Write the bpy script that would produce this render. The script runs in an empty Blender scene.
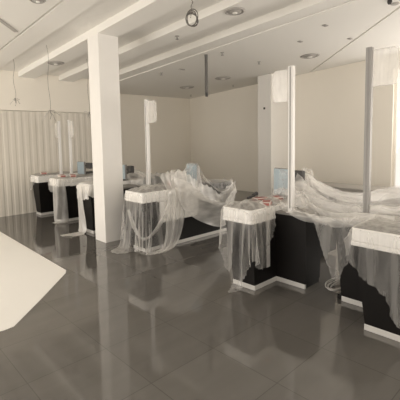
import bpy, bmesh, math, random
import numpy as np
from mathutils import Vector, Matrix

SC = bpy.context.scene
COL = SC.collection

# ------------------------------------------------------------------ camera
F_PX, CY_PX = 378.21, 170.34
YAW, PITCH, ROLL, CAM_Z = -0.761709, 0.087308, 0.016993, 1.6
fw = Vector((-math.sin(YAW) * math.cos(PITCH), math.cos(YAW) * math.cos(PITCH), -math.sin(PITCH)))
rt = Vector((math.cos(YAW), math.sin(YAW), 0))
dn = fw.cross(rt)
r2 = rt * math.cos(ROLL) + dn * math.sin(ROLL)
d2 = -rt * math.sin(ROLL) + dn * math.cos(ROLL)
cam_data = bpy.data.cameras.new('camera')
cam = bpy.data.objects.new('camera', cam_data)
COL.objects.link(cam)
mw = Matrix((r2, -d2, -fw)).transposed().to_4x4()
mw.translation = (0, 0, CAM_Z)
cam.matrix_world = mw
cam_data.sensor_width = 36.0
cam_data.lens = 36.0 * F_PX / 400.0
cam_data.shift_y = -(200 - CY_PX) / 400.0
cam_data.clip_start = 0.05
SC.camera = cam

# ------------------------------------------------------------------ light and exposure
WARM = (1.0, 0.925, 0.835)
world = bpy.data.worlds.new('daylight')
SC.world = world
world.use_nodes = True
bg = world.node_tree.nodes['Background']
bg.inputs['Color'].default_value = (*WARM, 1)
bg.inputs['Strength'].default_value = 1.0

def area(name, loc, direction, sx, sy, power, color=WARM):
    d = bpy.data.lights.new(name, 'AREA')
    d.shape = 'RECTANGLE'; d.size = sx; d.size_y = sy; d.energy = power; d.color = color
    o = bpy.data.objects.new(name, d); COL.objects.link(o)
    o.location = loc
    o.rotation_euler = Vector(direction).to_track_quat('-Z', 'Y').to_euler()
    return o
area('shopfront_daylight', (-3.55, 6.0, 1.5), (1, 0.0, 0.14), 5.2, 2.6, 132)
area('front_fill_light', (2.2, -3.12, 1.3), (0, 1, 0.5), 10.5, 2.4, 225)  # added fill, no opening here: lifts the ceiling and the faces towards the camera
area('window_daylight', (8.45, -0.25, 1.5), (-1, 0.1, 0.4), 5.4, 2.4, 120)
vs = SC.view_settings
vs.view_transform = 'Standard'; vs.look = 'None'; vs.gamma = 1.0; vs.use_curve_mapping = False
vs.exposure = 0.22
SC.cycles.transparent_max_bounces = 20
SC.cycles.max_bounces = 10
SC.cycles.diffuse_bounces = 6

# ------------------------------------------------------------------ materials
def new_mat(name):
    m = bpy.data.materials.new(name); m.use_nodes = True
    return m, m.node_tree.nodes, m.node_tree.links
def mat(name, color, rough=0.5, metal=0.0, spec=0.5, var=0.0, scale=8.0, bump=0.0):
    m, n, l = new_mat(name)
    b = n['Principled BSDF']
    b.inputs['Roughness'].default_value = rough
    b.inputs['Metallic'].default_value = metal
    b.inputs['Specular IOR Level'].default_value = spec
    b.inputs['Base Color'].default_value = (*color, 1)
    if var or bump:
        tc = n.new('ShaderNodeTexCoord'); nz = n.new('ShaderNodeTexNoise')
        nz.inputs['Scale'].default_value = scale; nz.inputs['Detail'].default_value = 4
        l.new(tc.outputs['Object'], nz.inputs['Vector'])
        if var:
            mx = n.new('ShaderNodeMix'); mx.data_type = 'RGBA'
            mx.inputs['A'].default_value = (*[c * (1 - var) for c in color], 1)
            mx.inputs['B'].default_value = (*[min(1, c * (1 + var)) for c in color], 1)
            l.new(nz.outputs['Fac'], mx.inputs['Factor'])
            l.new(mx.outputs['Result'], b.inputs['Base Color'])
        if bump:
            bp = n.new('ShaderNodeBump'); bp.inputs['Strength'].default_value = bump
            bp.inputs['Distance'].default_value = 0.01
            l.new(nz.outputs['Fac'], bp.inputs['Height']); l.new(bp.outputs['Normal'], b.inputs['Normal'])
    return m

M = {}
M['wall'] = mat('wall_paint', (0.87, 0.83, 0.755), 0.75, var=0.02, scale=1.5)
M['ceil'] = mat('ceiling_paint', (0.84, 0.825, 0.79), 0.8, var=0.015, scale=1.2)
M['column'] = mat('column_paint', (0.84, 0.825, 0.80), 0.7, var=0.015)
M['slats'] = mat('ribbed_panel', (0.69, 0.655, 0.59), 0.6, var=0.03, scale=3)
M['black'] = mat('black_laminate', (0.0065, 0.0055, 0.005), 0.5, spec=0.22, var=0.1, scale=20)
M['fascia'] = mat('white_bumper', (0.83, 0.82, 0.80), 0.4, var=0.015)
M['belt'] = mat('grey_belt', (0.24, 0.23, 0.215), 0.6, var=0.05)
M['steel'] = mat('brushed_steel', (0.72, 0.71, 0.69), 0.32, metal=0.55, var=0.04, scale=30)
M['kick'] = mat('white_kick_plate', (0.64, 0.63, 0.61), 0.35, metal=0.1)
M['alu'] = mat('grey_aluminium', (0.35, 0.34, 0.33), 0.45)
M['pole'] = mat('pole_lacquer', (0.80, 0.79, 0.775), 0.4)
M['pole_dark'] = mat('pole_groove', (0.30, 0.29, 0.28), 0.5)
M['dark'] = mat('dark_plastic', (0.035, 0.033, 0.032), 0.45)
M['midgrey'] = mat('grey_metal', (0.26, 0.25, 0.24), 0.5, var=0.05)
M['blue'] = mat('blue_film', (0.34, 0.42, 0.47), 0.3, var=0.08, scale=12)
M['sheet'] = mat('cream_floor_sheet', (0.90, 0.885, 0.85), 0.65, var=0.012, scale=2)
M['red'] = mat('red_label', (0.36, 0.12, 0.10), 0.5)
M['paper'] = mat('white_packet', (0.78, 0.74, 0.70), 0.6)
M['wire'] = mat('grey_wire', (0.14, 0.13, 0.12), 0.5)
M['whitewire'] = mat('pale_cable', (0.50, 0.48, 0.45), 0.5)
M['slot'] = mat('slot_shadow', (0.22, 0.21, 0.20), 0.7)
M['diff'] = mat('diffuser_metal', (0.42, 0.40, 0.38), 0.5)
M['conduit'] = mat('conduit_grey', (0.13, 0.125, 0.12), 0.5)
M['cab'] = mat('grey_cabinet', (0.36, 0.34, 0.315), 0.5, var=0.04)

def floor_mat():
    m, n, l = new_mat('polished_tiles')
    b = n['Principled BSDF']
    tc = n.new('ShaderNodeTexCoord'); mp = n.new('ShaderNodeMapping')
    mp.inputs['Location'].default_value = (-1.372, -2.515, 0)
    l.new(tc.outputs['Object'], mp.inputs['Vector'])
    br = n.new('ShaderNodeTexBrick')
    br.offset = 0.0; br.squash = 1.0
    br.inputs['Scale'].default_value = 1.0
    br.inputs['Brick Width'].default_value = 0.58; br.inputs['Row Height'].default_value = 0.58
    br.inputs['Mortar Size'].default_value = 0.003; br.inputs['Mortar Smooth'].default_value = 0.2
    br.inputs['Bias'].default_value = 0.0
    br.inputs['Color1'].default_value = (0.120, 0.112, 0.103, 1)
    br.inputs['Color2'].default_value = (0.135, 0.127, 0.117, 1)
    br.inputs['Mortar'].default_value = (0.088, 0.082, 0.075, 1)
    l.new(mp.outputs['Vector'], br.inputs['Vector'])
    nz = n.new('ShaderNodeTexNoise'); nz.inputs['Scale'].default_value = 2.2; nz.inputs['Detail'].default_value = 6
    mp2 = n.new('ShaderNodeMapping'); mp2.inputs['Scale'].default_value = (0.35, 2.2, 1)
    l.new(tc.outputs['Object'], mp2.inputs['Vector']); l.new(mp2.outputs['Vector'], nz.inputs['Vector'])
    mx = n.new('ShaderNodeMix'); mx.data_type = 'RGBA'; mx.blend_type = 'MULTIPLY'
    rmp = n.new('ShaderNodeMapRange'); rmp.inputs['To Min'].default_value = 0.82; rmp.inputs['To Max'].default_value = 1.18
    l.new(nz.outputs['Fac'], rmp.inputs['Value'])
    mx.inputs['Factor'].default_value = 1.0
    l.new(br.outputs['Color'], mx.inputs['A']); l.new(rmp.outputs['Result'], mx.inputs['B'])
    l.new(mx.outputs['Result'], b.inputs['Base Color'])
    r = n.new('ShaderNodeMapRange'); r.inputs['To Min'].default_value = 0.03; r.inputs['To Max'].default_value = 0.08
    l.new(nz.outputs['Fac'], r.inputs['Value']); l.new(r.outputs['Result'], b.inputs['Roughness'])
    b.inputs['Specular IOR Level'].default_value = 0.85
    return m
M['floor'] = floor_mat()

def film_mat(name, lo, hi, edge, tint=(0.91, 0.895, 0.87), streak=(6, 6, 2.5), detail=5):
    """Thin milky plastic: part of the light passes straight through; thicker looking where seen edge-on; opacity streaks are painted in to imitate folded layers."""
    m, n, l = new_mat(name)
    n.remove(n['Principled BSDF'])
    out = n['Material Output']
    tr = n.new('ShaderNodeBsdfTransparent')
    df = n.new('ShaderNodeBsdfDiffuse'); df.inputs['Color'].default_value = (*tint, 1)
    tl = n.new('ShaderNodeBsdfTranslucent'); tl.inputs['Color'].default_value = (*tint, 1)
    gl = n.new('ShaderNodeBsdfGlossy'); gl.inputs['Roughness'].default_value = 0.28; gl.inputs['Color'].default_value = (1, 1, 1, 1)
    m1 = n.new('ShaderNodeMixShader'); m1.inputs['Fac'].default_value = 0.4
    l.new(df.outputs[0], m1.inputs[1]); l.new(tl.outputs[0], m1.inputs[2])
    m2 = n.new('ShaderNodeMixShader'); m2.inputs['Fac'].default_value = 0.10
    l.new(m1.outputs[0], m2.inputs[1]); l.new(gl.outputs[0], m2.inputs[2])
    tc = n.new('ShaderNodeTexCoord'); mp = n.new('ShaderNodeMapping'); mp.inputs['Scale'].default_value = streak
    nz = n.new('ShaderNodeTexNoise'); nz.inputs['Scale'].default_value = 1.5; nz.inputs['Detail'].default_value = detail
    l.new(tc.outputs['Object'], mp.inputs['Vector']); l.new(mp.outputs['Vector'], nz.inputs['Vector'])
    rg = n.new('ShaderNodeMapRange'); rg.inputs['From Min'].default_value = 0.3; rg.inputs['From Max'].default_value = 0.7
    rg.inputs['To Min'].default_value = lo; rg.inputs['To Max'].default_value = hi
    l.new(nz.outputs['Fac'], rg.inputs['Value'])
    lw = n.new('ShaderNodeLayerWeight'); lw.inputs['Blend'].default_value = 0.30
    ad = n.new('ShaderNodeMath'); ad.operation = 'MULTIPLY_ADD'; ad.use_clamp = True
    ad.inputs[1].default_value = edge
    l.new(lw.outputs['Facing'], ad.inputs[0]); l.new(rg.outputs['Result'], ad.inputs[2])
    mm = n.new('ShaderNodeMixShader')
    l.new(ad.outputs[0], mm.inputs['Fac']); l.new(tr.outputs[0], mm.inputs[1]); l.new(m2.outputs[0], mm.inputs[2])
    l.new(mm.outputs[0], out.inputs['Surface'])
    return m
M['film'] = film_mat('plastic_film', 0.09, 0.26, 0.62)
M['film_thick'] = film_mat('plastic_film_doubled', 0.30, 0.55, 0.55)
M['film_milky'] = film_mat('plastic_film_milky', 0.62, 0.85, 0.3)
M['film_thin'] = film_mat('plastic_film_thin', 0.10, 0.22, 0.35)
M['film_hang'] = film_mat('plastic_film_hanging', 0.03, 0.30, 0.60, streak=(12, 12, 0.8), detail=3)
M['film_swoop'] = film_mat('plastic_film_swooping', 0.03, 0.30, 0.45, streak=(9, 0.6, 9), detail=2)
M['film_fold'] = film_mat('plastic_film_folded', 0.14, 0.44, 0.6, streak=(9, 0.6, 9), detail=2)
M['film_bundle'] = film_mat('plastic_film_bundled', 0.34, 0.74, 0.45, streak=(1.6, 6, 6), detail=3)
M['sign'] = film_mat('wrapped_acrylic', 0.30, 0.50, 0.3, tint=(0.9, 0.885, 0.86), streak=(3, 8, 3))
M['sign_clear'] = film_mat('wrapped_clear_acrylic', 0.24, 0.40, 0.3, tint=(0.9, 0.885, 0.86), streak=(3, 14, 2))

# ------------------------------------------------------------------ mesh helpers
class MB:
    def __init__(s): s.bm = bmesh.new()
    def box(s, a, b, bevel=0.0, seg=2):
        x0, y0, z0 = [min(p, q) for p, q in zip(a, b)]; x1, y1, z1 = [max(p, q) for p, q in zip(a, b)]
        t = bmesh.new()
        v = [t.verts.new(p) for p in ((x0,y0,z0),(x1,y0,z0),(x1,y1,z0),(x0,y1,z0),(x0,y0,z1),(x1,y0,z1),(x1,y1,z1),(x0,y1,z1))]
        for f in ((3,2,1,0),(4,5,6,7),(0,1,5,4),(1,2,6,5),(2,3,7,6),(3,0,4,7)): t.faces.new([v[i] for i in f])
        if bevel: bmesh.ops.bevel(t, geom=t.edges[:], offset=bevel, segments=seg, profile=0.5, affect='EDGES')
        s.join(t); return s
    def join(s, t):
        me = bpy.data.meshes.new('tmp'); t.to_mesh(me); t.free(); s.bm.from_mesh(me); bpy.data.meshes.remove(me)
    def hexa(s, pts, bevel=0.0):
        t = bmesh.new(); v = [t.verts.new(p) for p in pts]
        for f in ((3,2,1,0),(4,5,6,7),(0,1,5,4),(1,2,6,5),(2,3,7,6),(3,0,4,7)): t.faces.new([v[i] for i in f])
        bmesh.ops.recalc_face_normals(t, faces=t.faces[:])
        if bevel: bmesh.ops.bevel(t, geom=t.edges[:], offset=bevel, segments=2, profile=0.5, affect='EDGES')
        s.join(t); return s
    def prism(s, poly, z0, z1, bevel=0.0):
        """closed polygon in xy extruded from z0 to z1"""
        t = bmesh.new()
        a = [t.verts.new((p[0], p[1], z0)) for p in poly]; b = [t.verts.new((p[0], p[1], z1)) for p in poly]
        n = len(poly); t.faces.new(a[::-1]); t.faces.new(b)
        for i in range(n): t.faces.new((a[i], a[(i+1)%n], b[(i+1)%n], b[i]))
        bmesh.ops.recalc_face_normals(t, faces=t.faces[:])
        if bevel:
            ed = [e for e in t.edges if abs(e.verts[0].co.z - e.verts[1].co.z) < 1e-6]
            bmesh.ops.bevel(t, geom=ed, offset=bevel, segments=2, profile=0.5, affect='EDGES')
        s.join(t); return s
    def tube(s, pts, r, n=8):
        pts = [Vector(p) for p in pts]; rings = []
        for i, p in enumerate(pts):
            d = (pts[min(i+1, len(pts)-1)] - pts[max(i-1, 0)]).normalized()
            u = d.cross(Vector((0, 0, 1)) if abs(d.z) < 0.9 else Vector((1, 0, 0))).normalized(); w = d.cross(u)
            rr = r[i] if isinstance(r, (list, tuple)) else r
            rings.append([s.bm.verts.new(p + (u*math.cos(k*2*math.pi/n) + w*math.sin(k*2*math.pi/n))*rr) for k in range(n)])
        for a, b in zip(rings, rings[1:]):
            for k in range(n): s.bm.faces.new((a[k], a[(k+1)%n], b[(k+1)%n], b[k]))
        s.bm.faces.new(rings[0][::-1]); s.bm.faces.new(rings[-1]); return s
    def lathe(s, prof, c=(0,0,0), n=28):
        """profile of (r, z), closed by caps"""
        rings = [[s.bm.verts.new((c[0]+r*math.cos(k*2*math.pi/n), c[1]+r*math.sin(k*2*math.pi/n), c[2]+z)) for k in range(n)] for r, z in prof]
        for a, b in zip(rings, rings[1:]):
            for k in range(n): s.bm.faces.new((a[k], a[(k+1)%n], b[(k+1)%n], b[k]))
        s.bm.faces.new(rings[0][::-1]); s.bm.faces.new(rings[-1]); return s
    def build(s, name, m, parent=None, smooth=False):
        bmesh.ops.recalc_face_normals(s.bm, faces=s.bm.faces[:])
        me = bpy.data.meshes.new(name); s.bm.to_mesh(me); s.bm.free()
        me.materials.append(M[m] if isinstance(m, str) else m)
        if smooth:
            for p in me.polygons: p.use_smooth = True
        o = bpy.data.objects.new(name, me); COL.objects.link(o)
        if parent: o.parent = parent
        return o

def tag(o, label=None, cat=None, group=None, kind=None):
    for k, v in (('label', label), ('category', cat), ('group', group), ('kind', kind)):
        if v: o[k] = v
    return o
def thing(name, label, cat, loc=(0,0,0), group=None):
    o = bpy.data.objects.new(name, None); COL.objects.link(o); o.location = loc; o.empty_display_size = 0.1
    return tag(o, label, cat, group)
def struct(o, label, cat): return tag(o, label, cat, None, 'structure')

# ------------------------------------------------------------------ structure
K = -0.0616                                     # the ceiling falls a little towards the back of the hall
def zc(y, z0): return z0 + K * (y - 8.563)
SOFFIT, RECESS, BACKC = 2.94, 3.05, 2.922
YB, YB2, XW, XL, YF = 8.563, 9.40, 8.55, -3.6, -3.2

def slab(mb, x0, x1, y0, y1, zb, zt):
    mb.hexa([(x0,y0,zc(y0,zb)),(x1,y0,zc(y0,zb)),(x1,y1,zc(y1,zb)),(x0,y1,zc(y1,zb)),
             (x0,y0,zc(y0,zt)),(x1,y0,zc(y0,zt)),(x1,y1,zc(y1,zt)),(x0,y1,zc(y1,zt))])

mb = MB(); mb.box((XL-.4, YF-.2, -.1), (XW+.2, YB2+.2, 0))
struct(mb.build('floor', 'floor'), 'polished dark grey-brown tiled floor', 'floor')

mb = MB()
slab(mb, XL, 2.05, YF, YB, RECESS-.05, RECESS+.3)          # flat panels left of the slot
slab(mb, 2.085, 2.42, YF, YB, RECESS-.05, RECESS+.3)
slab(mb, 2.05, 2.085, YF, YB, RECESS+.03, RECESS+.3)
slab(mb, 2.42, 4.95, YF, YB2, RECESS, RECESS+.3)
struct(mb.build('ceiling', 'ceil'), 'white suspended ceiling in long recessed bands', 'ceiling')

for x, lab in ((2.88, 'white ceiling beam resting on the square column'), (3.755, 'white ceiling beam carrying the large round diffuser'), (4.645, 'white ceiling beam at the edge of the flat rear ceiling')):
    mb = MB(); slab(mb, x, x + (.345 if x < 4.6 else .305), YF, YB2 if x > 3 else YB, SOFFIT, RECESS+.02)
    struct(mb.build('ceiling_beam', 'ceil'), lab, 'ceiling beam')

# rear flat ceiling, cut by the diagonal slot
mb = MB()
def zr(y): return zc(y, BACKC)
DA, DB = Vector((8.687, 5.138)), Vector((5.698, 1.954))
dd = (DB - DA).normalized(); nn = Vector((-dd.y, dd.x)) * .022
def poly_slab(mb, poly, zoff, th=.3):
    t = bmesh.new()
    a = [t.verts.new((p[0], p[1], zr(p[1]) + zoff)) for p in poly]; b = [t.verts.new((p[0], p[1], zr(p[1]) + zoff + th)) for p in poly]
    n = len(poly); t.faces.new(a[::-1]); t.faces.new(b)
    for i in range(n): t.faces.new((a[i], a[(i+1)%n], b[(i+1)%n], b[i]))
    bmesh.ops.recalc_face_normals(t, faces=t.faces[:]); mb.join(t)
def on_line(off, x=None, y=None):
    p = DA + nn * off
    k = (x - p.x)/dd.x if x is not None else (y - p.y)/dd.y
    return tuple(p + dd * k)
l1, l2 = on_line(1, x=XW), on_line(1, x=4.95)
m1, m2 = on_line(-1, x=XW), on_line(-1, x=4.95)
up, lo_ = ((l1, l2), (m1, m2)) if l1[1] > m1[1] else ((m1, m2), (l1, l2))
poly_slab(mb, [(4.95, YB2), up[1], up[0], (XW, YB2)], 0)
poly_slab(mb, [lo_[1], (4.95, YF), (XW, YF), lo_[0]], 0)
poly_slab(mb, [up[1], lo_[1], lo_[0], up[0]], .05, .25)
struct(mb.build('ceiling_rear', 'ceil'), 'flat white rear ceiling with a thin diagonal slot', 'ceiling')

# back wall: bulkhead over the ribbed panels, then a recessed plain part
mb = MB(); mb.hexa([(XL,YB,2.235),(5.0,YB,2.235),(5.0,YB+.15,2.235),(XL,YB+.15,2.235),(XL,YB,3.4),(5.0,YB,3.4),(5.0,YB+.15,3.4),(XL,YB+.15,3.4)])
struct(mb.build('wall_back_bulkhead', 'wall'), 'plain cream bulkhead above the ribbed wall', 'wall')
mb = MB(); mb.box((4.98, YB+.151, 0), (5.1, YB2, 3.2)); mb.box((4.98, YB2, 0), (XW+.15, YB2+.12, 3.2))
struct(mb.build('wall_back', 'wall'), 'plain beige wall behind the middle counters', 'wall')
# ribbed panels
t = bmesh.new(); per = .146; prof = [(0, .0), (.42, .0), (.58, .006), (.84, .006), (1.0, .0)]
xs = []
x = XL
while x < 5.0:
    xs += [(x + u*per, d) for u, d in prof[:-1]]; x += per
a = [t.verts.new((px, YB + .005 + d, 0.0)) for px, d in xs]; b = [t.verts.new((px, YB + .005 + d, 2.225)) for px, d in xs]
for i in range(len(xs)-1): t.faces.new((a[i], a[i+1], b[i+1], b[i]))
mb = MB(); mb.join(t); mb.box((XL, YB+.06, 0), (5.0, YB+.14, 2.225))
struct(mb.build('wall_back_ribbed', 'slats'), 'beige wall of vertical ribbed panels at the far left', 'wall')

# right wall with the daylight opening nearest the camera
mb = MB(); mb.box((XW, 3.02, 0), (XW+.2, YB2+.12, 3.5)); mb.box((XW, YF-.1, 2.95), (XW+.2, 3.02, 3.7)); mb.box((XW, YF-.1, 0), (XW+.2, 3.02, .12))
struct(mb.build('wall_right', 'wall'), 'plain beige wall behind the nearest counters', 'wall')
mb = MB(); mb.box((7.70, 5.53, 0), (XW, 5.93, 3.2))
struct(mb.build('wall_right_pilaster', 'column'), 'square beige pilaster standing out from the right wall', 'pilaster')
mb = MB(); mb.box((XL, YF-.12, 0), (XW, YF, 3.9))
struct(mb.build('wall_front', 'wall'), 'plain wall behind the camera', 'wall')
# window
g, gn, gl_ = new_mat('window_glass'); gn.remove(gn['Principled BSDF'])
ga = gn.new('ShaderNodeBsdfTransparent'); gb = gn.new('ShaderNodeBsdfGlossy'); gb.inputs['Roughness'].default_value = .02
gm = gn.new('ShaderNodeMixShader'); gm.inputs['Fac'].default_value = .05
gl_.new(ga.outputs[0], gm.inputs[1]); gl_.new(gb.outputs[0], gm.inputs[2]); gl_.new(gm.outputs[0], gn['Material Output'].inputs['Surface'])
w = struct(thing('window_1', 'tall bright window at the right edge', 'window', (XW+.1, 0, .12)), 'tall bright window at the right edge', 'window')
mb = MB(); mb.box((-.006, YF+.05, .0), (.006, 2.97, 2.83)); mb.build('pane', g, w)
mb = MB(); mb.box((-.03, 2.97, 0), (.03, 3.02, 2.83)); mb.box((-.03, -.03, 0), (.03, .03, 2.83)); mb.box((-.03, YF, 0), (.03, YF+.05, 2.83)); mb.build('frame', 'wall', w)

# column
zt0, zt1 = zc(5.15, SOFFIT), zc(5.47, SOFFIT)
mb = MB(); mb.hexa([(2.882,5.15,0),(3.222,5.15,0),(3.222,5.47,0),(2.882,5.47,0),(2.882,5.15,zt0),(3.222,5.15,zt0),(3.222,5.47,zt1),(2.882,5.47,zt1)])
struct(mb.build('column', 'column'), 'square white column standing before the covered counters', 'column')

# floor sheet
mb = MB(); mb.prism([(1.99,8.45),(1.955,7.0),(1.93,5.4),(1.915,4.42),(1.87,4.33),(1.40,3.82),(.985,3.39),(.90,3.38),(.4,3.47),(-3.2,4.5),(-3.2,8.45)], .0005, .004)
tag(mb.build('floor_protection_sheet', 'sheet'), 'large cream protective sheet lying flat on dark floor', 'floor sheet')

# ------------------------------------------------------------------ cloth: a small position based drape in numpy
RNG = np.random.default_rng(7)
def smooth_noise(n, m, cells, rng):
    g = rng.standard_normal((cells + 3, cells + 3))
    u = np.linspace(0, cells, n); v = np.linspace(0, cells, m)
    def cub(f, t):
        i = np.floor(t).astype(int); i = np.clip(i, 0, f - 1); w = t - i
        return i, w * w * (3 - 2 * w)
    iu, wu = cub(cells + 1, u); iv, wv = cub(cells + 1, v)
    A = g[np.ix_(iu, iv)]; B = g[np.ix_(iu + 1, iv)]; Cc = g[np.ix_(iu, iv + 1)]; D = g[np.ix_(iu + 1, iv + 1)]
    wu = wu[:, None]; wv = wv[None, :]
    return (A*(1-wu) + B*wu)*(1-wv) + (Cc*(1-wu) + D*wu)*wv

def drape(name, flat, P, boxes, pins=None, steps=170, iters=5, keep=None, material='film', bend=0.3, margin=.010, damp=.965,
          seed=1, fric=.8, noise=1.0, smooth=4, parent=None, wind=None):
    """flat: (n,m,2) rest coordinates; P: (n,m,3) start. Grid falls under gravity on the boxes and the floor."""
    rng = np.random.default_rng(seed)
    n, m = P.shape[:2]
    P = P.copy()
    for ax, am in ((2, .014), (0, .006), (1, .006)): P[..., ax] += am * noise * smooth_noise(n, m, max(4, n // 7), rng)
    Q = P.copy()
    W = np.ones((n, m))
    if keep is None: keep = np.ones((n, m), bool)
    pins = pins or []
    pi = np.array([k[0] for k in pins], int); pj = np.array([k[1] for k in pins], int)
    p1 = np.array([k[2] for k in pins], float).reshape(-1, 3); p0 = P[pi, pj].copy(); W[pi, pj] = 0
    cons = []
    def add(di, dj, par_axis, stiff):
        for par in (0, 1):
            if par_axis == 0:
                st = abs(di)
                I = np.arange(n - di); sel = ((I // st) % 2 == par)
                ii = I[sel]
                jj = np.arange(max(0, -dj), m - max(0, dj))
            else:
                ii = np.arange(n - di); st = abs(dj)
                J = np.arange(max(0, -dj), m - max(0, dj)); jj = J[((J // st) % 2 == par)]
            a = np.ix_(ii, jj); b = np.ix_(ii + di, jj + dj)
            r = np.linalg.norm(flat[a] - flat[b], axis=-1)
            wa, wb = W[a], W[b]; s = wa + wb; s[s == 0] = 1
            ok = (keep[a] & keep[b]) * stiff
            cons.append((a, b, r, (wa / s * ok)[..., None], (wb / s * ok)[..., None]))
    add(1, 0, 0, 1.0); add(0, 1, 1, 1.0)
    add(1, 1, 0, .5); add(1, -1, 0, .5)
    if bend: add(2, 0, 0, bend); add(0, 2, 1, bend)
    dt2 = 9.8 * (1 / 60.) ** 2 * .55
    for s in range(steps):
        V = (P - Q) * damp
        sp = np.linalg.norm(V, axis=-1, keepdims=True); V *= np.minimum(1, .022 / np.maximum(sp, 1e-9))
        Q = P.copy(); P = P + V * W[..., None]; P[..., 2] -= dt2 * W
        if wind is not None: P += np.array(wind) * W[..., None]
        kf = min(1, (s + 1) / (steps * .4))
        P[pi, pj] = p0 + (p1 - p0) * kf
        for it in range(iters):
            for a, b, r, ca, cb in cons:
                d = P[b] - P[a]; L = np.linalg.norm(d, axis=-1)
                c = ((L - r) / np.maximum(L, 1e-9))[..., None] * d
                P[a] += ca * c; P[b] -= cb * c
            if it in (iters - 1, iters // 2):
                hit = np.zeros((n, m), bool)
                for x0, x1, y0, y1, z0, z1 in boxes:
                    x0 -= margin; x1 += margin; y0 -= margin; y1 += margin; z0 -= margin; z1 += margin
                    X, Y, Z = P[..., 0], P[..., 1], P[..., 2]
                    ins = (X > x0) & (X < x1) & (Y > y0) & (Y < y1) & (Z > z0) & (Z < z1) & (W > 0)
                    if not ins.any(): continue
                    D = np.stack([X - x0, x1 - X, Y - y0, y1 - Y, z1 - Z], -1)[ins]
                    k = D.argmin(-1); pp = P[ins]
                    for q, (ax, val) in enumerate(((0, x0), (0, x1), (1, y0), (1, y1), (2, z1))):
                        pp[k == q, ax] = val
                    P[ins] = pp; hit |= ins
                fl = P[..., 2] < .006
                P[fl, 2] = .006; hit |= fl
                Q[hit] += (P[hit] - Q[hit]) * fric
    me = bpy.data.meshes.new(name)
    idx = np.arange(n * m).reshape(n, m)
    fa = np.stack([idx[:-1, :-1], idx[1:, :-1], idx[1:, 1:], idx[:-1, 1:]], -1).reshape(-1, 4)
    for q in range(smooth):
        A = P.copy()
        A[1:-1, 1:-1] = .5*P[1:-1, 1:-1] + .125*(P[:-2, 1:-1] + P[2:, 1:-1] + P[1:-1, :-2] + P[1:-1, 2:])
        ok = np.zeros((n, m), bool)
        ok[1:-1, 1:-1] = keep[1:-1, 1:-1] & keep[:-2, 1:-1] & keep[2:, 1:-1] & keep[1:-1, :-2] & keep[1:-1, 2:]
        P = np.where(ok[..., None], A, P)
    kf_ = keep.reshape(-1)
    fa = fa[kf_[fa].all(1)]
    used = np.unique(fa); remap = np.full(n * m, -1); remap[used] = np.arange(len(used))
    me.from_pydata(P.reshape(-1, 3)[used].tolist(), [], remap[fa].tolist())
    for p in me.polygons: p.use_smooth = True
    me.materials.append(M[material])
    o = bpy.data.objects.new(name, me); COL.objects.link(o)
    sub = o.modifiers.new('smooth', 'SUBSURF'); sub.levels = 1; sub.render_levels = 1
    return o

def rect_sheet(cx, cy, z, lx, ly, rot=0, d=.022, squeeze=.95):
    n, m = max(4, int(lx / d)), max(4, int(ly / d))
    u = np.linspace(-lx/2, lx/2, n); v = np.linspace(-ly/2, ly/2, m)
    U, V = np.meshgrid(u, v, indexing='ij'); flat = np.stack([U, V], -1)
    c, s = math.cos(math.radians(rot)), math.sin(math.radians(rot))
    P = np.stack([cx + (c*U - s*V)*squeeze, cy + (s*U + c*V)*squeeze, np.full_like(U, z)], -1)
    return flat, P
def ragged(n, m, amt, seed, cells=7):
    """mask with an uneven torn hem"""
    rng = np.random.default_rng(seed); k = np.ones((n, m), bool)
    for side in range(4):
        L = m if side < 2 else n
        e = np.clip((np.interp(np.linspace(0, cells, L), np.arange(cells+1), rng.random(cells+1)) * amt), 0, None).astype(int)
        for q in range(L):
            if side == 0: k[:e[q], q] = False
            elif side == 1: k[n-1-e[q]:, q] = False
            elif side == 2: k[q, :e[q]] = False
            else: k[q, m-1-e[q]:] = False
    return k

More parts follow.
